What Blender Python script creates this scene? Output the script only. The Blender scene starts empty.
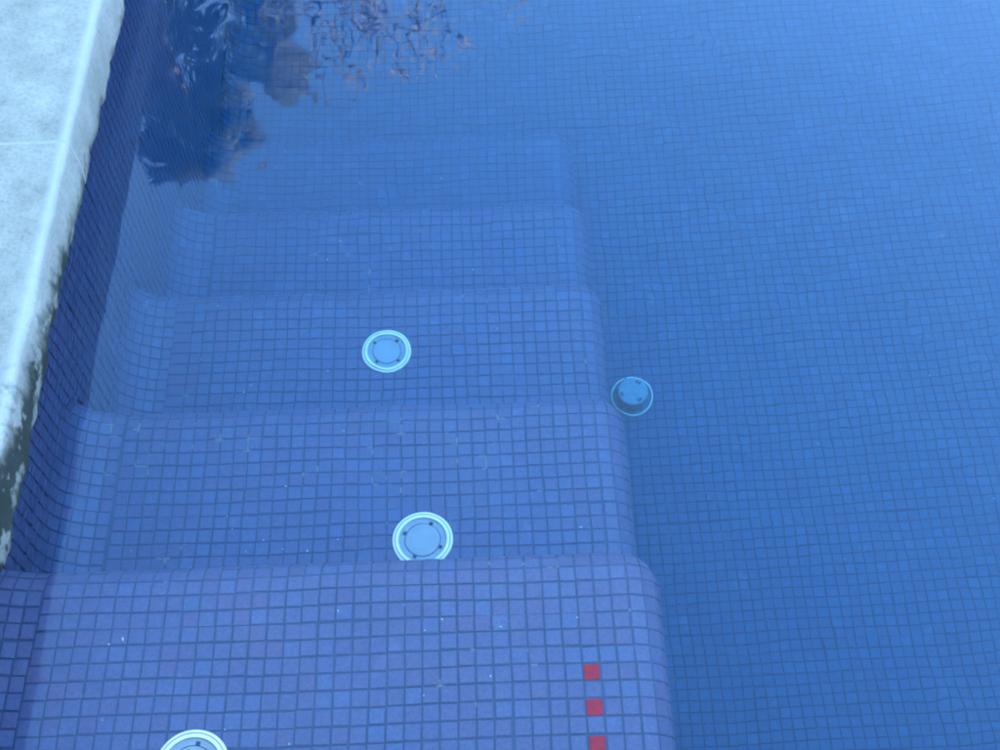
import bpy, math, random
import numpy as np
from mathutils import Matrix, Vector

random.seed(7)
rng = np.random.default_rng(7)
scene = bpy.context.scene
col = scene.collection

# ------------------------------------------------------------------ camera
H = 1.5056
FWD = Vector((-0.000311, 0.536578, -0.843851))
RIGHT = Vector((0.999262, -0.032245, -0.020872))
UP = Vector((0.038409, 0.843235, 0.536172))
cam_d = bpy.data.cameras.new("camera")
cam = bpy.data.objects.new("camera", cam_d)
col.objects.link(cam)
cam_d.sensor_width = 36.0
cam_d.lens = 36.0 * 1160.74 / 1000.0
cam_d.clip_start = 0.05
cam_d.clip_end = 2000.0
cam.matrix_world = Matrix(((RIGHT.x, UP.x, -FWD.x, 0.0),
                           (RIGHT.y, UP.y, -FWD.y, 0.0),
                           (RIGHT.z, UP.z, -FWD.z, H),
                           (0, 0, 0, 1)))
scene.camera = cam

# ------------------------------------------------------------------ sky, sun, exposure
SUN_AZ, SUN_EL = math.radians(63), math.radians(15)      # azimuth from +y towards +x
world = bpy.data.worlds.new("World")
scene.world = world
world.use_nodes = True
wn = world.node_tree.nodes
wl = world.node_tree.links
wn.clear()
sky_n = wn.new("ShaderNodeTexSky")
sky_n.sky_type = 'NISHITA'
sky_n.sun_disc = False
sky_n.sun_elevation = SUN_EL
sky_n.sun_rotation = SUN_AZ
sky_n.air_density = 1.3
sky_n.dust_density = 0.1
sky_n.ozone_density = 5.2
bg = wn.new("ShaderNodeBackground")
bg.inputs["Strength"].default_value = 0.15
wo = wn.new("ShaderNodeOutputWorld")
wl.new(sky_n.outputs[0], bg.inputs[0])
wl.new(bg.outputs[0], wo.inputs[0])
sun_d = bpy.data.lights.new("sun", 'SUN')
sun_d.energy = 5.0
sun_d.angle = math.radians(0.5)
sun_d.color = (1.0, 0.94, 0.82)
sun = bpy.data.objects.new("sun", sun_d)
col.objects.link(sun)
to_sun = Vector((math.sin(SUN_AZ) * math.cos(SUN_EL), math.cos(SUN_AZ) * math.cos(SUN_EL), math.sin(SUN_EL)))
sun.rotation_euler = to_sun.to_track_quat('Z', 'Y').to_euler()
sun.location = (20, 5, 20)
scene.view_settings.view_transform = 'Standard'
scene.view_settings.look = 'None'
scene.view_settings.gamma = 1.0
scene.view_settings.exposure = 4.56
scene.cycles.use_denoising = True
scene.cycles.filter_width = 2.0
scene.cycles.max_bounces = 14
scene.cycles.transmission_bounces = 12
scene.cycles.diffuse_bounces = 5
scene.cycles.volume_bounces = 2


# ------------------------------------------------------------------ helpers
def link(o, parent=None):
    col.objects.link(o)
    if parent is not None:
        o.parent = parent
    return o


def mesh_obj(name, verts, faces, mat, parent=None, smooth=False):
    me = bpy.data.meshes.new(name)
    me.from_pydata([tuple(v) for v in verts], [], [tuple(f) for f in faces])
    if smooth:
        me.polygons.foreach_set("use_smooth", [True] * len(me.polygons))
    if mat is not None:
        me.materials.append(mat)
    me.update()
    return link(bpy.data.objects.new(name, me), parent)


def tag(o, label=None, cat=None, group=None, kind=None):
    if label:
        o["label"] = label
    if cat:
        o["category"] = cat
    if group:
        o["group"] = group
    if kind:
        o["kind"] = kind
    return o


def grid_mesh(name, P, mat, parent=None, smooth=True):
    """P: (na, nb, 3) array of points -> one sheet"""
    na, nb = P.shape[:2]
    idx = np.arange(na * nb).reshape(na, nb)
    f = np.stack([idx[:-1, :-1], idx[1:, :-1], idx[1:, 1:], idx[:-1, 1:]], -1).reshape(-1, 4)
    return mesh_obj(name, P.reshape(-1, 3), f, mat, parent, smooth)


def new_mat(name):
    m = bpy.data.materials.new(name)
    m.use_nodes = True
    nt = m.node_tree
    nt.nodes.clear()
    out = nt.nodes.new("ShaderNodeOutputMaterial")
    return m, nt, out


def N(nt, kind, **kw):
    n = nt.nodes.new(kind)
    for k, v in kw.items():
        if k in n.inputs:
            n.inputs[k].default_value = v
        else:
            setattr(n, k, v)
    return n


def ramp(nt, fac, stops, interp='LINEAR'):
    r = nt.nodes.new("ShaderNodeValToRGB")
    r.color_ramp.interpolation = interp
    els = r.color_ramp.elements
    while len(els) < len(stops):
        els.new(0.5)
    for e, (p, c) in zip(els, stops):
        e.position = p
        e.color = c if len(c) == 4 else (*c, 1)
    nt.links.new(fac, r.inputs[0])
    return r


def mix(nt, fac, a, b, mode='MIX'):
    m = nt.nodes.new("ShaderNodeMix")
    m.data_type = 'RGBA'
    m.blend_type = mode
    m.clamp_factor = True
    for sock, val in ((m.inputs[0], fac), (m.inputs[6], a), (m.inputs[7], b)):
        if hasattr(val, "is_output"):
            nt.links.new(val, sock)
        elif isinstance(val, (int, float)):
            sock.default_value = val
        else:
            sock.default_value = val if len(val) == 4 else (*val, 1)
    return m.outputs[2]


def mathn(nt, op, a, b=None, clamp=False):
    m = nt.nodes.new("ShaderNodeMath")
    m.operation = op
    m.use_clamp = clamp
    for i, v in enumerate((a, b)):
        if v is None:
            continue
        if hasattr(v, "is_output"):
            nt.links.new(v, m.inputs[i])
        else:
            m.inputs[i].default_value = v
    return m.outputs[0]


def principled(nt, out, rough=0.5, spec=0.5):
    b = nt.nodes.new("ShaderNodeBsdfPrincipled")
    b.inputs["Roughness"].default_value = rough
    b.inputs["Specular IOR Level"].default_value = spec
    nt.links.new(b.outputs[0], out.inputs[0])
    return b


def plain(name, colr, rough=0.5, spec=0.4, var=0.12, scale=30.0, bump=0.0):
    m, nt, out = new_mat(name)
    b = principled(nt, out, rough, spec)
    geo = N(nt, "ShaderNodeNewGeometry")
    nz = N(nt, "ShaderNodeTexNoise", Scale=scale, Detail=5.0)
    nt.links.new(geo.outputs["Position"], nz.inputs["Vector"])
    lo = tuple(c * (1 - var) for c in colr)
    hi = tuple(min(1, c * (1 + var)) for c in colr)
    r = ramp(nt, nz.outputs[0], [(0.3, lo), (0.7, hi)])
    nt.links.new(r.outputs[0], b.inputs["Base Color"])
    if bump:
        bp = N(nt, "ShaderNodeBump", Strength=0.5, Distance=bump)
        nt.links.new(nz.outputs[0], bp.inputs["Height"])
        nt.links.new(bp.outputs[0], b.inputs["Normal"])
    return m


# ------------------------------------------------------------------ materials
VIOLET = [(0.0, (0.110, 0.086, 0.155)), (0.25, (0.105, 0.090, 0.160)), (0.55, (0.099, 0.092, 0.163)),
          (0.85, (0.099, 0.096, 0.169)), (0.95, (0.100, 0.103, 0.184)), (1.0, (0.088, 0.100, 0.180))]
BLUE = [(0.0, (0.046, 0.077, 0.137)), (0.25, (0.044, 0.080, 0.142)), (0.55, (0.041, 0.083, 0.145)),
        (0.85, (0.041, 0.086, 0.150)), (0.95, (0.045, 0.094, 0.164)), (1.0, (0.040, 0.090, 0.158))]


def tile_material(name, single, stops):
    m, nt, out = new_mat(name)
    b = principled(nt, out, 0.35, 0.08)
    if single:
        src = N(nt, "ShaderNodeObjectInfo").outputs["Random"]
    else:
        src = N(nt, "ShaderNodeAttribute", attribute_name="tile_tone").outputs["Fac"]
    tone = ramp(nt, src, stops)
    geo = N(nt, "ShaderNodeNewGeometry")
    cloud = N(nt, "ShaderNodeTexNoise", Scale=230.0, Detail=3.0)
    nt.links.new(geo.outputs["Position"], cloud.inputs["Vector"])
    c1 = mix(nt, 0.35, tone.outputs[0], ramp(nt, cloud.outputs[0], [(0.3, (0.55, 0.55, 0.55)), (0.7, (1.25, 1.25, 1.2))]).outputs[0], 'MULTIPLY')
    broad = N(nt, "ShaderNodeTexNoise", Scale=5.0, Detail=4.0)
    nt.links.new(geo.outputs["Position"], broad.inputs["Vector"])
    c2 = mix(nt, 0.5, c1, ramp(nt, broad.outputs[0], [(0.35, (0.85, 0.92, 1.0)), (0.65, (1.12, 1.05, 1.0))]).outputs[0], 'MULTIPLY')
    # thin limescale film in worn patches
    lime = N(nt, "ShaderNodeTexNoise", Scale=14.0, Detail=8.0, Roughness=0.7)
    nt.links.new(geo.outputs["Position"], lime.inputs["Vector"])
    lm = ramp(nt, lime.outputs[0], [(0.60, (0, 0, 0)), (0.78, (0.35, 0.35, 0.35))])
    c3 = mix(nt, lm.outputs[0], c2, (0.20, 0.21, 0.29))
    nt.links.new(c3, b.inputs["Base Color"])
    return m


def grout_material(name, crust, depth=1.0):
    m, nt, out = new_mat(name)
    b = principled(nt, out, 0.9, 0.1)
    geo = N(nt, "ShaderNodeNewGeometry")
    n1 = N(nt, "ShaderNodeTexNoise", Scale=9.0, Detail=5.0)
    nt.links.new(geo.outputs["Position"], n1.inputs["Vector"])
    base = ramp(nt, n1.outputs[0], [(0.3, tuple(depth * v for v in (0.040, 0.056, 0.100))), (0.7, tuple(depth * v for v in (0.056, 0.073, 0.128)))])
    # efflorescence: white crusts that sit on short runs of joint
    n2 = N(nt, "ShaderNodeTexNoise", Scale=24.0, Detail=2.0)
    n3 = N(nt, "ShaderNodeTexNoise", Scale=3.2, Detail=1.0)
    nt.links.new(geo.outputs["Position"], n2.inputs["Vector"])
    nt.links.new(geo.outputs["Position"], n3.inputs["Vector"])
    s = mathn(nt, 'ADD', n2.outputs[0], mathn(nt, 'MULTIPLY', n3.outputs[0], 0.55))
    w = ramp(nt, s, [(0.985, (0, 0, 0)), (1.0, (0.55, 0.55, 0.55))])
    s2 = mathn(nt, 'SUBTRACT', s, 0.0)
    w.color_ramp.elements[0].position = 0.975
    c = mix(nt, mathn(nt, 'MULTIPLY', w.outputs[0], crust), base.outputs[0], (0.27, 0.265, 0.22))
    nt.links.new(c, b.inputs["Base Color"])
    return m


def far_tile_material():
    """the mosaic far from the camera, where single tiles no longer show"""
    m, nt, out = new_mat("far_mosaic")
    b = principled(nt, out, 0.4, 0.3)
    geo = N(nt, "ShaderNodeNewGeometry")
    br = N(nt, "ShaderNodeTexBrick", offset=0.0, Scale=40.0)
    br.inputs["Color1"].default_value = (0.054, 0.080, 0.158, 1)
    br.inputs["Color2"].default_value = (0.053, 0.087, 0.169, 1)
    br.inputs["Mortar"].default_value = (0.053, 0.065, 0.115, 1)
    br.inputs["Mortar Size"].default_value = 0.05
    br.inputs["Brick Width"].default_value = 1.0
    br.inputs["Row Height"].default_value = 1.0
    nt.links.new(geo.outputs["Position"], br.inputs["Vector"])
    nt.links.new(br.outputs[0], b.inputs["Base Color"])
    return m


def water_material():
    m, nt, out = new_mat("pool_water")
    g = N(nt, "ShaderNodeBsdfGlass", IOR=1.333, Roughness=0.0)
    g.inputs["Color"].default_value = (1, 1, 1, 1)
    geo = N(nt, "ShaderNodeNewGeometry")
    mp = N(nt, "ShaderNodeMapping")
    mp.inputs["Scale"].default_value = (1.0, 0.8, 1.0)
    nt.links.new(geo.outputs["Position"], mp.inputs["Vector"])
    n1 = N(nt, "ShaderNodeTexNoise", Scale=3.2, Detail=1.0, Roughness=0.4, Distortion=0.5)
    n2 = N(nt, "ShaderNodeTexNoise", Scale=8.5, Detail=1.0, Roughness=0.4, Distortion=0.9)
    nt.links.new(mp.outputs[0], n1.inputs["Vector"])
    nt.links.new(mp.outputs[0], n2.inputs["Vector"])
    hgt = mathn(nt, 'ADD', mathn(nt, 'MULTIPLY', n1.outputs[0], 1.0), mathn(nt, 'MULTIPLY', n2.outputs[0], 0.42))
    bp = N(nt, "ShaderNodeBump", Strength=1.0, Distance=0.0020)
    nt.links.new(hgt, bp.inputs["Height"])
    nt.links.new(bp.outputs[0], g.inputs["Normal"])
    nt.links.new(g.outputs[0], out.inputs["Surface"])
    va = N(nt, "ShaderNodeVolumeAbsorption", Density=0.8)
    va.inputs["Color"].default_value = (0.37, 0.84, 0.96, 1)
    vs_ = N(nt, "ShaderNodeVolumeScatter", Density=0.05, Anisotropy=0.3)
    vs_.inputs["Color"].default_value = (0.75, 0.92, 1.0, 1)
    ad = N(nt, "ShaderNodeAddShader")
    nt.links.new(va.outputs[0], ad.inputs[0])
    nt.links.new(vs_.outputs[0], ad.inputs[1])
    nt.links.new(ad.outputs[0], out.inputs["Volume"])
    return m


def coping_material():
    m, nt, out = new_mat("weathered_coping")
    b = principled(nt, out, 0.85, 0.25)
    geo = N(nt, "ShaderNodeNewGeometry")
    pos = geo.outputs["Position"]
    sep = N(nt, "ShaderNodeSeparateXYZ")
    nt.links.new(pos, sep.inputs[0])
    fine = N(nt, "ShaderNodeTexNoise", Scale=160.0, Detail=6.0, Roughness=0.7)
    midn = N(nt, "ShaderNodeTexNoise", Scale=14.0, Detail=8.0, Roughness=0.65)
    broad = N(nt, "ShaderNodeTexNoise", Scale=3.5, Detail=5.0)
    for n in (fine, midn, broad):
        nt.links.new(pos, n.inputs["Vector"])
    base = ramp(nt, midn.outputs[0], [(0.28, (0.166, 0.148, 0.126)), (0.55, (0.220, 0.196, 0.166)), (0.8, (0.262, 0.235, 0.198))])
    c = mix(nt, 0.6, base.outputs[0], ramp(nt, fine.outputs[0], [(0.32, (0.62, 0.62, 0.62)), (0.55, (1.08, 1.08, 1.08))]).outputs[0], 'MULTIPLY')
    c = mix(nt, 0.7, c, ramp(nt, broad.outputs[0], [(0.35, (0.78, 0.80, 0.79)), (0.65, (1.08, 1.07, 1.05))]).outputs[0], 'MULTIPLY')
    # small dark pits / lichen dots on the top
    vor = N(nt, "ShaderNodeTexNoise", Scale=42.0, Detail=4.0, Roughness=0.6)
    nt.links.new(pos, vor.inputs["Vector"])
    dots = ramp(nt, vor.outputs[0], [(0.66, (0, 0, 0)), (0.72, (0.6, 0.6, 0.6))])
    c = mix(nt, dots.outputs[0], c, (0.10, 0.10, 0.09))
    # paler arris along the top edge: ridge highlight painted into the colour
    ex = mathn(nt, 'ABSOLUTE', mathn(nt, 'ADD', sep.outputs[0], 0.694))
    ar = ramp(nt, mathn(nt, 'ADD', mathn(nt, 'MULTIPLY', ex, 40.0), mathn(nt, 'MULTIPLY', fine.outputs[0], 0.5)), [(0.25, (0.55, 0.55, 0.55)), (0.75, (0, 0, 0))])
    top = ramp(nt, sep.outputs[2], [(0.115, (0, 0, 0)), (0.13, (1, 1, 1))])
    c = mix(nt, mathn(nt, 'MULTIPLY', ar.outputs[0], top.outputs[0]), c, (0.33, 0.295, 0.25))
    # black-green algae creeping up from the waterline, heavier towards the near end
    nearness = N(nt, "ShaderNodeMapRange", clamp=True)
    nearness.inputs[1].default_value = 1.52
    nearness.inputs[2].default_value = 0.70
    nt.links.new(sep.outputs[1], nearness.inputs[0])
    st = N(nt, "ShaderNodeMapping")
    st.inputs["Scale"].default_value = (1.0, 1.0, 0.45)
    nt.links.new(pos, st.inputs["Vector"])
    an = N(nt, "ShaderNodeTexNoise", Scale=19.0, Detail=9.0, Roughness=0.68)
    nt.links.new(st.outputs[0], an.inputs["Vector"])
    # height limit of the algae in metres above the underside
    lim = mathn(nt, 'MULTIPLY', mathn(nt, 'POWER', nearness.outputs[0], 1.2), 0.108)
    zz = mathn(nt, 'SUBTRACT', sep.outputs[2], 0.036)
    d = mathn(nt, 'SUBTRACT', mathn(nt, 'ADD', lim, mathn(nt, 'MULTIPLY', mathn(nt, 'SUBTRACT', an.outputs[0], 0.47), 0.16)), zz)
    alg = ramp(nt, mathn(nt, 'ADD', mathn(nt, 'MULTIPLY', d, 14.0), 0.5), [(0.38, (0, 0, 0)), (0.62, (0.5, 0.5, 0.5)), (0.95, (0.97, 0.97, 0.97))])
    # scoured, bare patches inside the algae
    sc = N(nt, "ShaderNodeTexNoise", Scale=33.0, Detail=7.0, Roughness=0.6)
    nt.links.new(pos, sc.inputs["Vector"])
    bare = ramp(nt, sc.outputs[0], [(0.52, (1, 1, 1)), (0.60, (0.25, 0.25, 0.25))])
    am = mathn(nt, 'MULTIPLY', alg.outputs[0], bare.outputs[0])
    ac = ramp(nt, an.outputs[0], [(0.35, (0.003, 0.0045, 0.0035)), (0.75, (0.020, 0.024, 0.018))])
    c = mix(nt, am, c, ac.outputs[0])
    nt.links.new(c, b.inputs["Base Color"])
    bp = N(nt, "ShaderNodeBump", Strength=0.6, Distance=0.0015)
    nt.links.new(mathn(nt, 'ADD', fine.outputs[0], midn.outputs[0]), bp.inputs["Height"])
    nt.links.new(bp.outputs[0], b.inputs["Normal"])
    return m


M_TILE = tile_material("violet_tile", True, VIOLET)
M_FIELD = tile_material("violet_mosaic", False, VIOLET)
MIXED = [(p, tuple((a + b) / 2 for a, b in zip(u, v))) for (p, u), (_, v) in zip(VIOLET, BLUE)]
M_MTILE = tile_material("mixed_tile", True, MIXED)
M_MFIELD = tile_material("mixed_mosaic", False, MIXED)
M_BTILE = tile_material("blue_tile", True, BLUE)
M_BFIELD = tile_material("blue_mosaic", False, BLUE)
M_GROUT = grout_material("grout_crusted", 1.0)
M_GROUTF = grout_material("grout_plain", 0.25, 0.72)
M_FAR = far_tile_material()
M_WATER = water_material()
M_COPING = coping_material()
M_RED = plain("red_mosaic", (0.42, 0.002, 0.008), 0.4, 0.06, 0.2, 120)
M_WHITE = plain("white_plastic", (0.94, 0.74, 0.55), 0.4, 0.4, 0.05, 60)
M_INNER = plain("inner_plastic", (0.27, 0.27, 0.28), 0.5, 0.3, 0.08, 60)  # greyer plastic for the groove and inner ring
M_DISC = plain("disc_plastic", (0.29, 0.285, 0.29), 0.5, 0.3, 0.06, 45)
M_DARK = plain("dark_slot", (0.03, 0.04, 0.06), 0.8, 0.1, 0.2, 60)
M_GREYD = plain("drain_cover_plastic", (0.21, 0.25, 0.255), 0.55, 0.3, 0.12, 70)
M_DISHD = plain("drain_dish_plastic", (0.08, 0.11, 0.145), 0.6, 0.3, 0.15, 70)
M_GROUND = plain("dry_lawn", (0.07, 0.09, 0.035), 0.95, 0.1, 0.3, 2.0)
M_DECK = plain("deck_concrete", (0.27, 0.25, 0.20), 0.9, 0.2, 0.12, 8.0, 0.002)
M_MORTAR = plain("joint_mortar", (0.235, 0.222, 0.185), 0.95, 0.1, 0.1, 120, 0.001)

# ------------------------------------------------------------------ pool geometry (metres, water level z = 0)
P = 0.025            # mosaic pitch
GAP = 0.0024
WALL_X = -0.770
COVE_X = -0.685      # where the cove leaves the tread
RC = COVE_X - WALL_X
SIDE_X = 0.222       # open side of the steps
R = 0.055            # rounding of the step edges
Z_STEP = [-0.130, -0.446, -0.745, -1.050, -1.335]
Y_NOSE = [0.710, 1.113, 1.517, 1.905, 2.296]
Z_FLOOR = -1.495
Y_NEAR = 0.20        # near pool wall
Y_FAR, X_RIGHT = 7.5, 4.4
GRID0 = [(-0.00107, 0.60611), (-0.25611, 0.89008), (-0.14694, 1.38354), (-0.00562, 1.83608), (-0.012, 2.231)]
FLOOR0 = (0.46584, 0.79084)


def wobble(p):
    """slow waviness of a hand-laid surface and of the sheets of mosaic"""
    x, y = p[..., 0], p[..., 1]
    q = p.copy()
    q[..., 2] += 0.0016 * np.sin(7.3 * x + 3.1 * y + 0.4) + 0.0013 * np.sin(-4.1 * x + 9.7 * y) + 0.0008 * np.sin(23 * x + 17 * y)
    return q


def step_surface(k):
    z0 = Z_STEP[k]
    xf, yf = SIDE_X - R, Y_NOSE[k] - R

    def S(t, s):
        t, s = np.broadcast_arrays(np.asarray(t, float), np.asarray(s, float))
        u, v = np.maximum(0, t - xf), np.maximum(0, s - yf)
        r = np.hypot(u, v)
        rs = np.maximum(r, 1e-9)
        a = np.minimum(r / R, math.pi / 2)
        rad = R * np.sin(a)
        drop = R * (1 - np.cos(a)) + np.maximum(0, r - math.pi * R / 2)
        x = np.minimum(t, xf) + rad * u / rs
        y = np.minimum(s, yf) + rad * v / rs
        w = np.maximum(0, COVE_X - t)
        b = np.minimum(w / RC, math.pi / 2)
        x = np.where(t < COVE_X, COVE_X - RC * np.sin(b), x)
        rise = RC * (1 - np.cos(b)) + np.maximum(0, w - math.pi * RC / 2)
        return wobble(np.stack([x, y, z0 - drop + rise], -1))
    return S


def floor_surface(t, s):
    t, s = np.broadcast_arrays(np.asarray(t, float), np.asarray(s, float))
    w = np.maximum(0, COVE_X - t)
    b = np.minimum(w / RC, math.pi / 2)
    x = np.where(t < COVE_X, COVE_X - RC * np.sin(b), t)
    rise = RC * (1 - np.cos(b)) + np.maximum(0, w - math.pi * RC / 2)
    return wobble(np.stack([x, s, Z_FLOOR + rise], -1))


def wall_surface(t, s):           # t = z, s = y
    t, s = np.broadcast_arrays(np.asarray(t, float), np.asarray(s, float))
    return np.stack([np.full_like(t, WALL_X) + 0.0015 * np.sin(5 * s + 2 * t), s, t], -1)


def cuts(lo, hi, origin, minw=0.006):
    """grid lines through origin with pitch P, clipped to [lo, hi] -> list of (a, b) cells"""
    i0, i1 = math.floor((lo - origin) / P), math.ceil((hi - origin) / P)
    cells = []
    for i in range(i0, i1):
        a, b = max(lo, origin + i * P), min(hi, origin + (i + 1) * P)
        if b - a > minw:
            cells.append((a, b))
    return cells


class Field:
    """collects tiles (quads on a surface) and builds them as raised, chamfered pieces"""

    def __init__(self):
        self.q, self.meta = [], []

    def add(self, S, cells_a, cells_b, flip=False, keep=None, seed=0):
        """cells: lists of (lo, hi); one tile for each pair"""
        if not cells_a or not cells_b:
            return
        A = np.array(cells_a)
        B = np.array(cells_b)
        a0, b0 = np.meshgrid(A[:, 0], B[:, 0], indexing='ij')
        a1, b1 = np.meshgrid(A[:, 1], B[:, 1], indexing='ij')
        ac, bc = (a0 + a1) / 2, (b0 + b1) / 2
        g = np.random.default_rng(100 + seed)
        n = a0.shape
        # sheets of mosaic drift against each other, single tiles jitter
        sa, sb = np.floor(ac / (P * 12)).astype(int), np.floor(bc / (P * 12)).astype(int)
        def h(i, j, w):
            v = np.sin(i * 127.1 + j * 311.7 + w * 74.7 + seed * 13.3) * 43758.5453
            return (v - np.floor(v)) * 2 - 1
        da = 0.0009 * h(sa, sb, 1) + g.normal(0, 0.0003, n) + 0.0011 * np.sin(bc * 17 + sa)
        db = 0.0009 * h(sa, sb, 2) + g.normal(0, 0.0003, n) + 0.0013 * np.sin(ac * 13 + sb * 2)
        gp = GAP / 2 + np.abs(g.normal(0, 0.00022, n))
        rot = g.normal(0, 0.011, n)
        ha, hb = (a1 - a0) / 2 - gp, (b1 - b0) / 2 - gp
        quad = []
        for sx, sy in ((-1, -1), (1, -1), (1, 1), (-1, 1)):
            ox, oy = sx * ha, sy * hb
            quad.append(S(ac + da + ox - rot * oy, bc + db + oy + rot * ox))
        Q = np.stack(quad, 2).reshape(-1, 4, 3)
        if flip:
            Q = Q[:, ::-1]
        ok = np.ones(len(Q), bool)
        if keep is not None:
            ok &= keep(Q.mean(1), ac.ravel(), bc.ravel())
        e = np.minimum(np.linalg.norm(Q[:, 1] - Q[:, 0], axis=1), np.linalg.norm(Q[:, 3] - Q[:, 0], axis=1))
        ok &= e > 0.003
        self.q.append(Q[ok])
        self.meta.append(np.stack([ac.ravel(), bc.ravel()], -1)[ok])

    def done(self):
        return (np.concatenate(self.q), np.concatenate(self.meta)) if self.q else (np.zeros((0, 4, 3)), np.zeros((0, 2)))


FACES = np.array([[0, 1, 2, 3], [4, 5, 1, 0], [5, 6, 2, 1], [6, 7, 3, 2], [7, 4, 0, 3],
                  [8, 9, 5, 4], [9, 10, 6, 5], [10, 11, 7, 6], [11, 8, 4, 7]])


def tile_points(Q, seed=1):
    g = np.random.default_rng(seed)
    n = np.cross(Q[:, 2] - Q[:, 0], Q[:, 3] - Q[:, 1])
    n /= np.linalg.norm(n, axis=1, keepdims=True) + 1e-12
    c = Q.mean(1, keepdims=True)
    d = Q - c
    L = np.linalg.norm(d, axis=2, keepdims=True)
    nn = n[:, None, :]
    lift = g.normal(0, 0.00018, (len(Q), 1, 1))
    tilt = g.normal(0, 0.010, (len(Q), 1, 3))
    tl = (d * tilt).sum(2, keepdims=True)
    top = Q - d / (L + 1e-9) * 0.0013 + nn * (0.0017 + lift + tl)
    mid = Q + nn * (0.0011 + lift + tl)
    low = Q - nn * 0.0015
    return np.concatenate([top, mid, low], 1), n     # (m, 12, 3)


def build_field(name, Q, mat, parent, seed=3):
    if not len(Q):
        return None
    V, _ = tile_points(Q, seed)
    m = len(V)
    F = (FACES[None] + 12 * np.arange(m)[:, None, None]).reshape(-1, 4)
    me = bpy.data.meshes.new(name)
    me.vertices.add(m * 12)
    me.vertices.foreach_set("co", V.reshape(-1).astype(np.float32))
    me.loops.add(len(F) * 4)
    me.loops.foreach_set("vertex_index", F.reshape(-1).astype(np.int32))
    me.polygons.add(len(F))
    me.polygons.foreach_set("loop_start", np.arange(0, len(F) * 4, 4, dtype=np.int32))
    me.polygons.foreach_set("loop_total", np.full(len(F), 4, dtype=np.int32))
    me.update(calc_edges=True)
    me.shade_flat()
    at = me.attributes.new("tile_tone", 'FLOAT', 'POINT')
    g = np.random.default_rng(seed + 50)
    at.data.foreach_set("value", np.repeat(g.random(m), 12).astype(np.float32))
    me.materials.append(mat)
    o = link(bpy.data.objects.new(name, me), parent)
    o["kind"] = "stuff"
    return o


def view_size(Q):
    """area a tile shows in the picture (camera ray bent at the water), 0 outside the frame"""
    c = Q.mean(1)
    d = np.maximum(0.0, -c[:, 2])
    hor = c[:, :2]
    Rr = np.linalg.norm(hor, axis=1)
    lo, hi = np.zeros_like(Rr), Rr.copy()
    for _ in range(40):
        mth = (lo + hi) / 2
        s1 = mth / np.hypot(mth, H)
        s2 = (Rr - mth) / np.maximum(1e-9, np.hypot(Rr - mth, d))
        b = s1 > 1.333 * s2
        hi = np.where(b, mth, hi)
        lo = np.where(b, lo, mth)
    surf = np.concatenate([hor / Rr[:, None] * lo[:, None], np.zeros((len(c), 1))], 1)
    surf = np.where((d > 0)[:, None], surf, c)
    ray = surf - np.array([0, 0, H])
    z = ray @ np.array(FWD)
    px = 500 + 1160.74 * (ray @ np.array(RIGHT)) / z
    py = 375 - 1160.74 * (ray @ np.array(UP)) / z
    inside = (px > -6) & (px < 1006) & (py > -6) & (py < 756)
    n = np.cross(Q[:, 2] - Q[:, 0], Q[:, 3] - Q[:, 1]) / 2
    wr = c - surf
    wr = np.where((np.linalg.norm(wr, axis=1) < 1e-6)[:, None], ray, wr)
    wr /= np.linalg.norm(wr, axis=1, keepdims=True)
    area = np.maximum(0, -(n * wr).sum(1)) / (np.linalg.norm(ray, axis=1) + np.linalg.norm(c - surf, axis=1) / 1.333) ** 2
    return np.where(inside, area, 0), px, py


def build_singles(name, Q, mat, parent, seed=9):
    V, nrm = tile_points(Q, seed)
    F = [tuple(f) for f in FACES]
    cen = Q.mean(1)
    for i in range(len(V)):
        me = bpy.data.meshes.new(name)
        me.from_pydata([tuple(v) for v in V[i] - cen[i]], [], F)
        me.materials.append(mat)
        o = bpy.data.objects.new(name, me)
        o.location = cen[i]
        link(o, parent)


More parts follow.
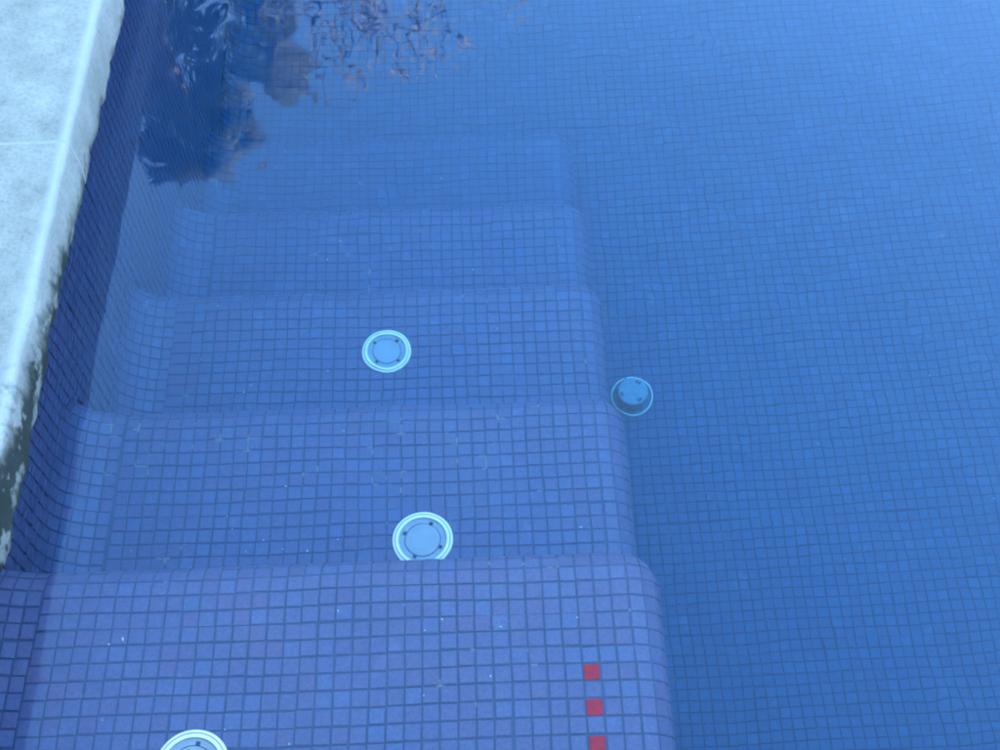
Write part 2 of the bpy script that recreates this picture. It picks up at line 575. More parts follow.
# -------- pool steps
steps_root = link(bpy.data.objects.new("pool_steps", None))
steps_root.location = (0, 0, 0)
tag(steps_root, "flight of five submerged steps faced in violet-blue mosaic, rounded edges, descending into the pool", "steps")
all_q, all_k, red_q = [], [], []
step_parts = []
for k in range(5):
    S = step_surface(k)
    z0 = Z_STEP[k]
    zn = Z_STEP[k + 1] if k < 4 else Z_FLOOR
    y0 = Y_NEAR if k == 0 else Y_NOSE[k - 1] - R
    yr = Y_NEAR if k == 0 else Y_NOSE[k - 1] + 0.001
    xf, yf = SIDE_X - R, Y_NOSE[k] - R
    q4 = math.pi * R / 2
    s_max = yf + q4 + (z0 - zn) - R + 0.004
    t_max = xf + q4 + (z0 - Z_FLOOR) - R + 0.004
    # cove runs up to a joint of the wall's own grid
    zline = 0.030 - P * math.floor((0.030 - (z0 + RC)) / P)
    w_arc = math.pi * RC / 2
    t_min = COVE_X - w_arc - (zline - (z0 + RC))
    tt = np.concatenate([np.linspace(t_min - 0.004, COVE_X, 16), np.linspace(COVE_X, xf, 40)[1:], np.linspace(xf, xf + q4, 14)[1:], np.linspace(xf + q4, t_max, 30)[1:]])
    ss = np.concatenate([np.linspace(y0, yf, 22), np.linspace(yf, yf + q4, 14)[1:], np.linspace(yf + q4, s_max, 12)[1:]])
    BP = S(tt[:, None], ss[None, :])
    du, dv = np.clip((tt - xf) / 0.02, 0, 1)[:, None], np.clip((ss - yf) / 0.02, 0, 1)[None, :]
    ctr = np.array([xf, yf, z0 - R])
    rad_v = BP - ctr
    rad_v[..., 2] = np.maximum(rad_v[..., 2], 0)
    BP = BP - rad_v / (np.linalg.norm(rad_v, axis=2, keepdims=True) + 1e-9) * (0.0026 * du * dv)[..., None]
    part = grid_mesh("step", BP, M_GROUT, steps_root)
    step_parts.append(part)
    gx, gy = GRID0[k]
    fld = Field()

    def keep(c, a, b, xf=xf, yf=yf, q4=q4, yr=yr, zn=zn, k=k):
        u, v = a - xf, b - yf
        corner = (u > 0) & (v > 0) & (np.hypot(u, v) > q4 * 1.25)
        buried = (c[:, 1] < yr + 0.004) & (a < xf + 0.004) if k else np.zeros(len(c), bool)
        low = (c[:, 2] < zn + 0.008) & (u <= 0)
        return ~corner & ~buried & ~low & (c[:, 2] > Z_FLOOR + 0.008)
    rows = cuts(yr if k else y0, s_max, gy)
    if k:
        rows = [r for r in rows]
    cols = cuts(COVE_X, t_max, gx)
    if cols[0][1] - cols[0][0] < 0.55 * P:      # no slivers beside the cove: a wider cut tile instead
        cols = [(cols[0][0], cols[1][1])] + cols[2:]
    fld.add(S, cols, rows, keep=keep, seed=k)
    # the cove has columns and rows of its own
    ncol = round(w_arc / (P * 0.96))
    wcol = w_arc / ncol
    cc = [(COVE_X - (i + 1) * wcol, COVE_X - i * wcol) for i in range(ncol)]
    if COVE_X - w_arc - t_min > 0.005:
        cc.append((t_min, COVE_X - w_arc))
    fld.add(S, cc, cuts(yr if k else y0, s_max, gy + 0.012), keep=keep, seed=k + 20)
    Q, meta = fld.done()
    if k == 0:          # every second tile of one column is red
        ci = np.floor((meta[:, 0] - gx) / P).astype(int)
        ri = np.floor((gy - meta[:, 1]) / P).astype(int)
        red = (ci == 4) & (ri >= 3) & (ri % 2 == 1) & (meta[:, 0] > COVE_X)
        red_q.append(Q[red])
        Q = Q[~red]
    all_q.append(Q)
    all_k.append(np.full(len(Q), k))
AQ, AK = np.concatenate(all_q), np.concatenate(all_k)
size, _, _ = view_size(AQ)
order = np.argsort(-size)
single = np.zeros(len(AQ), bool)
single[order[:297]] = True
for k in range(5):
    build_singles("tile", AQ[single & (AK == k)], M_MTILE if k == 4 else M_TILE, step_parts[k], 30 + k)
    build_field("mosaic_field", AQ[~single & (AK == k)], M_MFIELD if k == 4 else M_FIELD, step_parts[k], 40 + k)
sz, _, _ = view_size(red_q[0])
build_singles("red_tile", red_q[0][sz > 0], M_RED, step_parts[0], 77)
build_singles("red_tile", red_q[0][sz <= 0], M_RED, step_parts[0], 78)
for o in step_parts[0].children:
    if o.name.startswith("red_tile"):
        o["label"] = "single red mosaic tile set among the violet-blue ones"

# -------- pool floor
FX, FY = 2.3, 4.2
tt = np.concatenate([np.linspace(COVE_X - math.pi * RC / 2 - 0.03, COVE_X, 14), np.linspace(COVE_X, FX, 60)[1:]])
ss = np.linspace(Y_NEAR, FY, 80)
floor_o = tag(grid_mesh("pool_floor", floor_surface(tt[:, None], ss[None, :]), M_GROUTF), kind="structure")
fld = Field()


def keep_floor(c, a, b):
    return ~((c[:, 0] < SIDE_X + 0.003) & (c[:, 1] < Y_NOSE[4] + 0.003))


fld.add(floor_surface, cuts(COVE_X, FX, FLOOR0[0]), cuts(Y_NEAR, FY, FLOOR0[1]), keep=keep_floor, seed=60)
w_arc = math.pi * RC / 2
ncol = round(w_arc / (P * 0.96))
cc = [(COVE_X - (i + 1) * w_arc / ncol, COVE_X - i * w_arc / ncol) for i in range(ncol)]
fld.add(floor_surface, cc, cuts(Y_NOSE[4], FY, FLOOR0[1] + 0.01), keep=keep_floor, seed=61)
Q, _ = fld.done()
size, _, _ = view_size(Q)
single = np.zeros(len(Q), bool)
single[np.argsort(-size)[:300]] = True
build_singles("tile", Q[single], M_BTILE, floor_o, 62)
build_field("mosaic_field", Q[~single], M_BFIELD, floor_o, 63)

# -------- left pool wall
wall_o = tag(grid_mesh("pool_wall_left", wall_surface(np.linspace(0.030, Z_FLOOR - 0.03, 30)[:, None], np.linspace(Y_NEAR - 0.02, Y_FAR, 90)[None, :]) - np.array([0.0015, 0, 0]), M_GROUTF), kind="structure")


def tread_z(y):
    z = np.full_like(y, Z_FLOOR)
    for k in range(4, -1, -1):
        yf = Y_NOSE[k] - R
        v = np.clip(y - yf, 0, R)
        dz = R - np.sqrt(np.maximum(0, R * R - v * v))
        z = np.where(y < Y_NOSE[k], Z_STEP[k] - dz, z)
    return z


fld = Field()


def keep_wall(c, a, b):
    slack = np.full_like(b, 0.004)
    for yn in Y_NOSE:
        slack = np.where((b > yn - R * 0.8) & (b < yn + P), P * 0.9, slack)
    return a - P / 2 > tread_z(b) + RC - slack


fld.add(wall_surface, cuts(Z_FLOOR, 0.030, 0.030), cuts(Y_NEAR, FY, 0.0), keep=keep_wall, seed=70, flip=True)
Q, _ = fld.done()
nq = np.cross(Q[:, 2] - Q[:, 0], Q[:, 3] - Q[:, 1])
if nq[:, 0].mean() < 0:
    Q = Q[:, ::-1]
size, _, _ = view_size(Q)
single = np.zeros(len(Q), bool)
single[np.argsort(-size)[:300]] = True
build_singles("tile", Q[single], M_TILE, wall_o, 71)
build_field("mosaic_field", Q[~single], M_FIELD, wall_o, 72)

# -------- rest of the basin (mosaic too far away to tell the tiles apart)
def sheet(name, pts, mat):
    return tag(mesh_obj(name, pts, [(0, 1, 2, 3)], mat), kind="structure")


v = [(FX, Y_NEAR, Z_FLOOR), (X_RIGHT, Y_NEAR, Z_FLOOR), (X_RIGHT, Y_FAR, Z_FLOOR), (FX, Y_FAR, Z_FLOOR),
     (WALL_X, FY, Z_FLOOR), (FX, FY, Z_FLOOR), (WALL_X, Y_FAR, Z_FLOOR)]
tag(mesh_obj("pool_floor_far", v, [(0, 1, 2, 3), (4, 5, 3, 6)], M_FAR), kind="structure")
sheet("pool_wall_right", [(X_RIGHT, Y_NEAR, Z_FLOOR), (X_RIGHT, Y_FAR, Z_FLOOR), (X_RIGHT, Y_FAR, 0.03), (X_RIGHT, Y_NEAR, 0.03)], M_FAR)
sheet("pool_wall_far", [(WALL_X, Y_FAR, Z_FLOOR), (X_RIGHT, Y_FAR, Z_FLOOR), (X_RIGHT, Y_FAR, 0.03), (WALL_X, Y_FAR, 0.03)], M_FAR)
sheet("pool_wall_near", [(WALL_X, Y_NEAR, Z_FLOOR), (X_RIGHT, Y_NEAR, Z_FLOOR), (X_RIGHT, Y_NEAR, 0.03), (WALL_X, Y_NEAR, 0.03)], M_FAR)

# -------- water: one closed body, sides and bottom just outside the basin
x0, x1, y0, y1, zb = WALL_X - 0.02, X_RIGHT + 0.02, Y_NEAR - 0.02, Y_FAR + 0.02, Z_FLOOR - 0.05
wv = [(x0, y0, zb), (x1, y0, zb), (x1, y1, zb), (x0, y1, zb), (x0, y0, 0), (x1, y0, 0), (x1, y1, 0), (x0, y1, 0)]
wf = [(3, 2, 1, 0), (4, 5, 6, 7), (0, 1, 5, 4), (1, 2, 6, 5), (2, 3, 7, 6), (3, 0, 4, 7)]
tag(mesh_obj("water", wv, wf, M_WATER), kind="structure")


# -------- coping slabs along the left side, deck behind them
ZB, ZT, EDGE = 0.030, 0.135, -0.6835


def boxm(name, lo, hi, mat, parent=None):
    (a, b, c), (d, e, f) = lo, hi
    vv = [(a, b, c), (d, b, c), (d, e, c), (a, e, c), (a, b, f), (d, b, f), (d, e, f), (a, e, f)]
    ff = [(3, 2, 1, 0), (4, 5, 6, 7), (0, 1, 5, 4), (1, 2, 6, 5), (2, 3, 7, 6), (3, 0, 4, 7)]
    return mesh_obj(name, vv, ff, mat, parent)


JY = 1.352


def slab(name, ya, yb, label, mortar=False):
    n = max(8, int((yb - ya) / 0.012))
    inset = 0.0 if mortar else 0.0
    prof = [(-1.30, ZB), (EDGE - 0.012, ZB)]
    for i in range(1, 5):                                   # lower arris, small and chipped
        a = -math.pi / 2 + i / 4 * math.pi / 2
        prof.append((EDGE - 0.012 + 0.012 * math.cos(a), ZB + 0.012 + 0.012 * math.sin(a)))
    prof += [(EDGE + 0.001, ZB + 0.04), (EDGE + 0.001, ZT - 0.04)]
    rt = 0.010
    for i in range(0, 6):
        a = i / 5 * math.pi / 2
        prof.append((EDGE - rt + rt * math.cos(a), ZT - rt + rt * math.sin(a)))
    for x in (-0.72, -0.75, -0.79, -0.83, -0.88, -0.95, -1.05, -1.30):
        prof.append((x, ZT))
    m = len(prof)
    P3 = np.zeros((n + 1, m, 3))
    g = np.random.default_rng(int(abs(ya) * 1000) + 5)
    ys = np.linspace(ya, yb, n + 1)
    edge = np.interp(ys, np.linspace(ya, yb, n // 4 + 2), g.normal(0, 0.0016, n // 4 + 2))
    chip = np.interp(ys, np.linspace(ya, yb, n // 2 + 2), np.maximum(0, g.normal(-0.001, 0.004, n // 2 + 2)))
    top = np.interp(ys, np.linspace(ya, yb, n // 6 + 2), g.normal(0, 0.0012, n // 6 + 2))
    fade = np.clip(np.abs(ys - JY) / 0.05, 0, 1)
    edge, chip, top = edge * fade, chip * fade, top * fade
    if mortar:
        edge, chip, top = edge * 0 - inset, chip * 0, top * 0 - 2 * inset
    bow = -0.006 * np.exp(-((ys - 1.15) / 0.35) ** 2)
    for j, (x, z) in enumerate(prof):
        P3[:, j, 0] = x
        P3[:, j, 1] = ys
        P3[:, j, 2] = z
        if x > -0.72:
            low = (z < ZB + 0.03)
            P3[:, j, 0] += edge + (bow - chip if low else 0.3 * bow)
            if low:
                P3[:, j, 2] += 0.6 * chip
        if z > ZT - 0.01:
            P3[:, j, 2] += top * 0.5 + g.normal(0, 0.0003, n + 1) * fade
    idx = np.arange((n + 1) * m).reshape(n + 1, m)
    f = [(idx[i, j], idx[i, j + 1], idx[i + 1, j + 1], idx[i + 1, j]) for i in range(n) for j in range(m - 1)]
    f += [(idx[i, m - 1], idx[i, 0], idx[i + 1, 0], idx[i + 1, m - 1]) for i in range(n)]
    f += [tuple(idx[0, ::-1]), tuple(idx[n, :])]
    o = mesh_obj(name, P3.reshape(-1, 3), f, M_COPING, None, True)
    # faces must look outwards
    me = o.data
    import bmesh
    bm = bmesh.new()
    bm.from_mesh(me)
    bmesh.ops.recalc_face_normals(bm, faces=bm.faces)
    bm.to_mesh(me)
    bm.free()
    me.set_sharp_from_angle(angle=math.radians(50))
    if mortar:
        me.materials.clear()
        me.materials.append(M_MORTAR)
        return tag(o, kind="structure")
    return tag(o, label, "coping slab", "coping slabs along the pool edge")


slab("coping_slab", JY + 0.003, 2.75, "pale clean concrete coping slab beyond the joint, along the far left pool edge")
slab("coping_slab", -0.25, JY - 0.003, "pale concrete coping slab nearer the viewer with black algae on its lower edge")
slab("joint_mortar", JY - 0.003, JY + 0.003, None, True)


def deck_piece(a, b, c, d):
    tag(boxm("deck", (a, b, ZB + 0.001), (c, d, ZT - 0.002), M_DECK), kind="structure")


deck_piece(-4.0, -3.0, -1.302, 9.5)
deck_piece(-1.302, 2.752, EDGE, 9.5)
deck_piece(EDGE - 0.0, Y_FAR - 0.07, 6.2, 9.5)
deck_piece(X_RIGHT - 0.08, Y_NEAR, 6.2, Y_FAR - 0.07)
deck_piece(EDGE + 0.02, -3.0, 6.2, Y_NEAR + 0.07)
deck_piece(-1.302, -3.0, EDGE + 0.02, -0.252)
# ground with the basin left open
G = 400.0
gv = [(-G, -G), (G, -G), (G, G), (-G, G), (-3.9, -2.9), (6.1, -2.9), (6.1, 9.4), (-3.9, 9.4)]
tag(mesh_obj("ground", [(x, y, 0.06) for x, y in gv], [(0, 1, 5, 4), (1, 2, 6, 5), (2, 3, 7, 6), (3, 0, 4, 7)], M_GROUND), kind="structure")


# ------------------------------------------------------------------ pool fittings
def lathe(name, prof, mat, parent, cap=False, n=56):
    vs, fs = [], []
    for (r, zz) in prof:
        for i in range(n):
            a = 2 * math.pi * i / n
            vs.append((r * math.cos(a), r * math.sin(a), zz))
    for j in range(len(prof) - 1):
        for i in range(n):
            k = (i + 1) % n
            fs.append((j * n + i, j * n + k, (j + 1) * n + k, (j + 1) * n + i))
    if cap:
        fs.append(tuple((len(prof) - 1) * n + i for i in range(n)))
    return mesh_obj(name, vs, fs, mat, parent, False)


RF = 0.0516


def inlet(loc, rot, label):
    root = link(bpy.data.objects.new("water_inlet", None))
    root.location = loc
    root.rotation_euler = (0, 0, rot)
    tag(root, label, "pool fitting", "round white inlets set into the steps")
    r = RF
    lathe("flange", [(r, -0.003), (r, 0.0035), (r * 0.985, 0.0050), (r * 0.935, 0.0056), (r * 0.925, 0.0056)], M_WHITE, root)
    lathe("groove", [(r * 0.925, 0.0056), (r * 0.925, 0.0036), (r * 0.895, 0.0036), (r * 0.895, 0.0060)], M_INNER, root)
    lathe("collar", [(r * 0.895, 0.0060), (r * 0.88, 0.0066), (r * 0.80, 0.0062), (r * 0.785, 0.0040)], M_WHITE, root)
    lathe("inner_ring", [(r * 0.785, 0.0040), (r * 0.77, 0.0028), (r * 0.60, 0.0028), (r * 0.60, -0.004)], M_INNER, root)
    lathe("gap", [(r * 0.60, -0.0035), (r * 0.565, -0.0035)], M_DARK, root)
    lathe("disc", [(r * 0.572, -0.004), (r * 0.572, 0.0034), (r * 0.555, 0.0042), (r * 0.43, 0.0044), (r * 0.40, 0.0041), (r * 0.37, 0.0044), (r * 0.01, 0.0046)], M_DISC, root, True)
    for i in range(4):
        a = math.pi / 4 + i * math.pi / 2
        rr = r * 0.645
        ca, sa = math.cos(a), math.sin(a)
        hw, hl, zt = r * 0.062, r * 0.055, 0.0033
        pts = []
        for z in (0.0, zt):
            for du, dv in ((-hl, -hw), (hl, -hw), (hl, hw), (-hl, hw)):
                pts.append(((rr + du) * ca - dv * sa, (rr + du) * sa + dv * ca, z))
        mesh_obj("slot", pts, [(4, 5, 6, 7), (0, 1, 5, 4), (1, 2, 6, 5), (2, 3, 7, 6), (3, 0, 4, 7)], M_DARK, root)
    return root


inlet((-0.1432, 0.8310, Z_STEP[1] + 0.002), math.radians(20), "round white inlet partly hidden by the step edge, middle of the three on the steps")
inlet((-0.2367, 1.3485, Z_STEP[2] + 0.002), math.radians(4), "round white inlet farthest from the viewer, alone on the third step down")
inlet((-0.4370, 0.4060, Z_STEP[0] + 0.002), math.radians(35), "round white inlet on the top step, cut off by the picture's lower edge")

# raised drain on the deep floor
dr = link(bpy.data.objects.new("floor_drain", None))
dr.location = (0.334, 1.534, Z_FLOOR + 0.002)
tag(dr, "round drain with thin white rim and raised cover on the deep floor", "drain")
r = 0.0535
nseg = 72
vs, fs = [], []
prof = [(r, -0.002), (r, 0.007), (r * 0.985, 0.0085), (r * 0.945, 0.0085), (r * 0.93, 0.006), (r * 0.93, -0.002)]
gap_at = math.radians(104)
cnt = nseg - 1
for (rr, zz) in prof:                                   # the rim is broken at one place
    for i in range(nseg):
        a = gap_at + math.radians(2.5) + (2 * math.pi - math.radians(5)) * i / (nseg - 1)
        wob = 1 + 0.012 * math.sin(3 * a + 0.7)
        vs.append((rr * wob * math.cos(a), rr * wob * math.sin(a), zz))
for j in range(len(prof) - 1):
    for i in range(nseg - 1):
        fs.append((j * nseg + i, j * nseg + i + 1, (j + 1) * nseg + i + 1, (j + 1) * nseg + i))
fs.append(tuple(j * nseg for j in range(len(prof))))
fs.append(tuple(j * nseg + nseg - 1 for j in reversed(range(len(prof)))))
mesh_obj("rim", vs, fs, M_WHITE, dr)
lathe("dish", [(r * 0.93, 0.004), (r * 0.86, 0.0022), (r * 0.30, 0.0022)], M_DISHD, dr, True)
cov = lathe("cover", [(r * 0.66, 0.0), (r * 0.70, 0.034), (r * 0.69, 0.038), (r * 0.64, 0.040), (r * 0.02, 0.0415)], M_GREYD, dr, True)
for a in (math.radians(300), math.radians(195), math.radians(55)):
    ca, sa = math.cos(a), math.sin(a)
    for off in (-0.09, 0.09):
        rr = r * 0.52
        cx, cy = rr * math.cos(a + off * 1.3), rr * math.sin(a + off * 1.3)
        h = r * 0.035
        pts = [(cx + x * ca - y * sa, cy + x * sa + y * ca, z) for z in (0.039, 0.0425) for x, y in ((-2 * h, -h), (2 * h, -h), (2 * h, h), (-2 * h, h))]
        mesh_obj("screw_slot", pts, [(4, 5, 6, 7), (0, 1, 5, 4), (1, 2, 6, 5), (2, 3, 7, 6), (3, 0, 4, 7)], M_DARK, cov)


# grit and flakes that have settled on the tiles
gv, gf = [], []
grnd = random.Random(41)
for i in range(84):
    if i < 36:
        x, y = grnd.uniform(0.30, 1.6), grnd.uniform(0.5, 3.0)
        z = Z_FLOOR
    else:
        k = grnd.choice((0, 0, 1, 1, 2, 3))
        x = grnd.uniform(-0.66, 0.14)
        y = grnd.uniform((Y_NOSE[k - 1] if k else 0.35) + 0.02, Y_NOSE[k] - 0.06)
        z = Z_STEP[k]
    z = float(wobble(np.array([x, y, z]))[2]) + 0.0017
    r_ = grnd.uniform(0.0006, 0.0015)
    st_ = grnd.uniform(1.0, 2.4)
    a_ = grnd.uniform(0, math.pi)
    n_ = len(gv)
    for j in range(5):
        t_ = 2 * math.pi * j / 5
        px, py = r_ * st_ * math.cos(t_), r_ * math.sin(t_) * grnd.uniform(0.7, 1.2)
        gv.append((x + px * math.cos(a_) - py * math.sin(a_), y + px * math.sin(a_) + py * math.cos(a_), z))
    gv.append((x, y, z + r_ * 0.7))
    gf += [(n_ + j, n_ + (j + 1) % 5, n_ + 5) for j in range(5)]
M_GRIT = plain("pale_grit", (0.42, 0.42, 0.38), 0.9, 0.1, 0.3, 90)
tag(mesh_obj("grit", gv, gf, M_GRIT), "fine pale grit and flakes scattered over the submerged tiles", "grit", kind="stuff")


# ------------------------------------------------------------------ trees mirrored in the water
def leaf_mat(name, a, b):
    m, nt, out = new_mat(name)
    bs = principled(nt, out, 0.6, 0.3)
    geo = N(nt, "ShaderNodeNewGeometry")
    nz = N(nt, "ShaderNodeTexNoise", Scale=3.0, Detail=4.0)
    nt.links.new(geo.outputs["Position"], nz.inputs["Vector"])
    r = ramp(nt, nz.outputs[0], [(0.35, a), (0.65, b)])
    nt.links.new(r.outputs[0], bs.inputs["Base Color"])
    return m


M_FROND = leaf_mat("palm_leaf", (0.030, 0.055, 0.018), (0.075, 0.10, 0.030))
M_SUNRIM = leaf_mat("sunlit_dry_leaf", (0.46, 0.45, 0.22), (0.66, 0.63, 0.36))  # dead-frond straw, paled to carry the sunlit rim
M_DRY2 = leaf_mat("straw_palm_leaf", (0.44, 0.45, 0.28), (0.60, 0.60, 0.40))
M_RUST = leaf_mat("rusty_leaf", (0.33, 0.27, 0.20), (0.22, 0.24, 0.16))
M_BARK = plain("bark", (0.13, 0.10, 0.075), 0.95, 0.1, 0.35, 6.0)


def tube(path, radii, n=8):
    vs, fs = [], []
    for i, (p, rr) in enumerate(zip(path, radii)):
        p = Vector(p)
        d = (Vector(path[min(i + 1, len(path) - 1)]) - Vector(path[max(i - 1, 0)])).normalized()
        a = d.orthogonal().normalized()
        b = d.cross(a)
        for j in range(n):
            t = 2 * math.pi * j / n
            vs.append(p + (a * math.cos(t) + b * math.sin(t)) * rr)
    for i in range(len(path) - 1):
        for j in range(n):
            k = (j + 1) % n
            fs.append((i * n + j, i * n + k, (i + 1) * n + k, (i + 1) * n + j))
    return vs, fs


def fan_frond(vs, fs, base, d, rnd, stem, blade):
    """petiole plus a fan of narrow leaflets, each bending down at its tip"""
    side = d.cross(Vector((0, 0, 1)))
    if side.length < 0.05:
        side = Vector((1, 0, 0))
    side.normalize()
    nrm = side.cross(d).normalized()
    tip = base + d * stem
    k = len(vs)
    w = 0.012
    vs += [base - side * w, base + side * w, tip + side * w, tip - side * w]
    fs.append((k, k + 1, k + 2, k + 3))
    m = 20
    for i in range(m):
        a = math.radians(-115 + 230 * i / (m - 1) + rnd.uniform(-4, 4))
        dd = (d * math.cos(a) + side * math.sin(a) + nrm * rnd.uniform(-0.15, 0.25)).normalized()
        L = blade * (0.75 + 0.25 * math.cos(a)) * rnd.uniform(0.85, 1.1)
        ww = blade * 0.045
        cr = dd.cross(nrm).normalized()
        p1 = tip + dd * L * 0.55
        p2 = tip + dd * L * 0.9 + Vector((0, 0, -L * rnd.uniform(0.08, 0.35)))
        k = len(vs)
        vs += [tip, p1 - cr * ww, p1 + cr * ww, p2 - cr * ww * 0.15, p2 + cr * ww * 0.15]
        fs.append((k, k + 1, k + 2))
        fs.append((k + 1, k + 3, k + 4, k + 2))


def fan_palm(loc, height, rad, skirt, seed, label, mats, nfr=62):
    rnd = random.Random(seed)
    root = link(bpy.data.objects.new("palm_tree", None))
    root.location = loc
    tag(root, label, "palm tree", "trees mirrored in the pool")
    top = height - rad * 0.95
    path = [(0.10 * math.sin(i * 0.5), 0.06 * math.cos(i * 0.7), top * i / 14) for i in range(15)]
    radii = [0.26 - 0.10 * i / 14 + (0.06 if i == 0 else 0) for i in range(15)]
    v, f = tube(path, radii, 10)
    mesh_obj("trunk", v, f, M_BARK, root, True)
    c = Vector(path[-1])
    vs, fs = [], []
    for i in range(nfr):
        el = math.asin(rnd.uniform(-0.25, 1.0))
        az = i * 2.399963 + rnd.uniform(-0.3, 0.3)
        d = Vector((math.cos(az) * math.cos(el), math.sin(az) * math.cos(el), math.sin(el)))
        fan_frond(vs, fs, c, d, rnd, rad * rnd.uniform(0.42, 0.6), rad * rnd.uniform(0.42, 0.55))
    mesh_obj("crown", vs, fs, mats[0], root)
    vs, fs = [], []
    for i in range(int(nfr * 1.7)):
        az = rnd.uniform(0, 2 * math.pi)
        zz = -skirt * rnd.random()
        el = math.radians(rnd.uniform(-60, -5))
        d = Vector((math.cos(az) * math.cos(el), math.sin(az) * math.cos(el), math.sin(el)))
        fan_frond(vs, fs, c + Vector((0, 0, zz)), d, rnd, rad * rnd.uniform(0.5, 0.75), rad * rnd.uniform(0.4, 0.55))
    mesh_obj("skirt", vs, fs, mats[2], root)
    # pale dry fronds on the sun side, their colour standing in for a sunlit rim
    vs, fs = [], []
    for i in range(int(nfr * 0.75)):
        az = math.radians(rnd.uniform(-95, 60))           # only the side towards the sun
        el = math.radians(rnd.uniform(-30, 70))
        d = Vector((math.cos(az) * math.cos(el), math.sin(az) * math.cos(el), math.sin(el)))
        fan_frond(vs, fs, c, d, rnd, rad * rnd.uniform(0.66, 0.88), rad * rnd.uniform(0.26, 0.40))
    mesh_obj("sun_side_fronds", vs, fs, mats[1], root)
    return root


def at(az, dist):
    a = math.radians(az)
    return (-0.45 + dist * math.sin(a), 1.6 + dist * math.cos(a), 0.06)


fan_palm(at(-20.2, 14.0), 14.2, 1.2, 4.2, 3, "tall dense dark palm with sunlit dry rim, the largest reflection beside the left pool edge", (M_FROND, M_SUNRIM, M_FROND), 70)
fan_palm(at(-13.6, 15.0), 13.7, 0.72, 1.4, 5, "smaller straw-coloured palm reflected just right of the dark palm", (M_DRY2, M_DRY2, M_DRY2), 46)


def rusty_tree(loc, height, rx, label, seed=11):
    rnd = random.Random(seed)
    root = link(bpy.data.objects.new("leafy_tree", None))
    root.location = loc
    tag(root, label, "tree", "trees mirrored in the pool")
    v, f = tube([(0, 0, 0), (0.1, 0, 2.5), (0.05, 0.1, 5.5), (0.2, 0, height * 0.6)], [0.3, 0.24, 0.2, 0.14], 9)
    mesh_obj("trunk", v, f, M_BARK, root, True)
    vs, fs, ends = [], [], []
    for i in range(34):
        b = Vector((0.1, 0, height * rnd.uniform(0.42, 0.6)))
        az = rnd.uniform(0, 2 * math.pi)
        rr = rx * math.sqrt(rnd.random())
        e = Vector((rr * math.cos(az), rr * math.sin(az) * 0.8, height * rnd.uniform(0.68, 0.97) - 0.12 * rr * rr))
        mid = b.lerp(e, 0.5) + Vector((rnd.uniform(-.3, .3), rnd.uniform(-.3, .3), rnd.uniform(-.2, .4)))
        v, f = tube([b, mid, e], [0.045, 0.025, 0.008], 5)
        o = len(vs)
        vs += v
        fs += [tuple(x + o for x in q) for q in f]
        ends += [e, mid.lerp(e, 0.6)]
        for j in range(3):
            s = mid.lerp(e, rnd.uniform(0.2, 0.9))
            t = s + Vector((rnd.gauss(0, .5), rnd.gauss(0, .5), rnd.gauss(0.1, .35)))
            v, f = tube([s, t], [0.012, 0.004], 4)
            o = len(vs)
            vs += v
            fs += [tuple(x + o for x in q) for q in f]
            ends.append(t)
    mesh_obj("branches", vs, fs, M_BARK, root)
    vs, fs = [], []
    for e in ends:
        for j in range(44):
            c = Vector(e) + Vector((rnd.gauss(0, .22), rnd.gauss(0, .22), rnd.gauss(0, .18)))
            d = Vector((rnd.gauss(0, 1), rnd.gauss(0, 1), rnd.gauss(0, .6))).normalized()
            u = d.orthogonal().normalized()
            L, w = rnd.uniform(0.06, 0.13), rnd.uniform(0.018, 0.035)
            k = len(vs)
            vs += [c - d * L, c + u * w, c + d * L, c - u * w]
            fs.append((k, k + 1, k + 2, k + 3))
    mesh_obj("crown", vs, fs, M_RUST, root)
    return root


rusty_tree(at(-4.6, 16.0), 14.7, 2.6, "sparse rusty-leaved tree reflected along the top edge right of the palms")

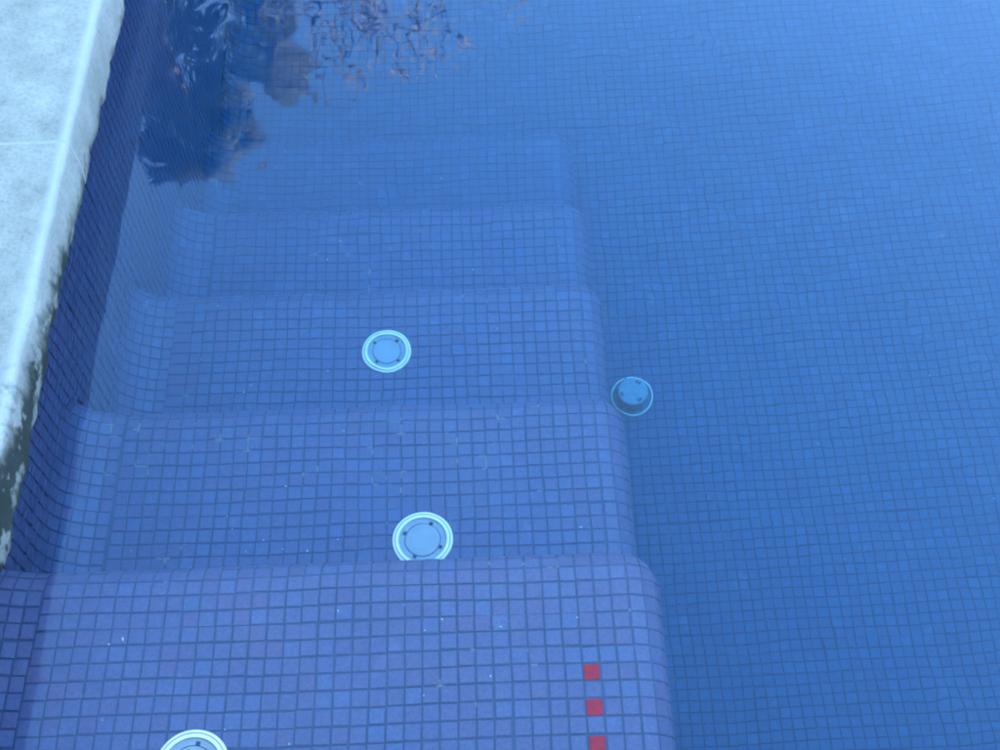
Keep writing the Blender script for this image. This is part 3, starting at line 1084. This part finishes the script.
# ------------------------------------------------------------------ unseen blockers added to shade the pool: a long low building and two tall hedges
M_WALLP = plain("house_plaster", (0.62, 0.60, 0.55), 0.9, 0.1, 0.06, 2.0)
M_ROOF = plain("roof_tiles", (0.28, 0.12, 0.07), 0.9, 0.1, 0.2, 5.0)
M_PANE = plain("window_glass", (0.03, 0.035, 0.04), 0.08, 0.6, 0.1, 2.0)
M_HEDGE = leaf_mat("hedge_leaf", (0.030, 0.050, 0.018), (0.055, 0.085, 0.03))
sun_blocker = link(bpy.data.objects.new("sun_blocker", None))  # unseen building added to keep the low sun off the pool
sun_blocker.location = (9.5, -3.0, 0.06)
tag(sun_blocker, "long low white building added out of view on the right to shade the pool", "sun_blocker")
boxm("wall", (0.0, 0.0, 0.0), (6.0, 20.0, 3.3), M_WALLP, sun_blocker)
boxm("roof", (-0.4, -0.4, 3.302), (6.4, 20.4, 3.5), M_ROOF, sun_blocker)
for yy in (2.0, 6.0, 10.0, 14.0):
    w_ = boxm("window", (-0.06, yy, 1.0), (-0.003, yy + 1.5, 2.5), M_WHITE, sun_blocker)
    boxm("pane", (-0.075, yy + 0.08, 1.08), (-0.062, yy + 1.42, 2.42), M_PANE, w_)


def blocker_hedge(loc, lx, ly, hz, label, seed):  # unseen leafy box added to cut sky light on the pool
    rnd = random.Random(seed)
    root = link(bpy.data.objects.new("blocker_hedge", None))
    root.location = loc
    tag(root, label, "blocker_hedge")
    boxm("stems", (0.15, 0.15, 0.0), (lx - 0.15, ly - 0.15, hz - 0.15), M_HEDGE, root)
    vs, fs = [], []
    for i in range(9000):
        f = rnd.random()
        p = Vector((rnd.uniform(0, lx), rnd.uniform(0, ly), rnd.uniform(0, hz)))
        k = rnd.choice((0, 0, 1, 1, 2))
        p[k] = rnd.choice((0.0, (lx, ly, hz)[k])) + rnd.gauss(0, 0.12) if k < 2 else hz + rnd.gauss(0, 0.12)
        d = Vector((rnd.gauss(0, 1), rnd.gauss(0, 1), rnd.gauss(0, 1))).normalized()
        u = d.orthogonal().normalized()
        n = len(vs)
        vs += [p - d * 0.14, p + u * 0.08, p + d * 0.14, p - u * 0.08]
        fs.append((n, n + 1, n + 2, n + 3))
    mesh_obj("foliage", vs, fs, M_HEDGE, root)


blocker_hedge((-6.2, -6.0, 0.06), 1.8, 12.0, 6.8, "tall green leafy screen added out of view on the left to cut sky light", 21)
blocker_hedge((-4.2, -6.2, 0.06), 12.0, 1.8, 9.0, "tall green leafy screen added behind the viewer to cut sky light", 22)
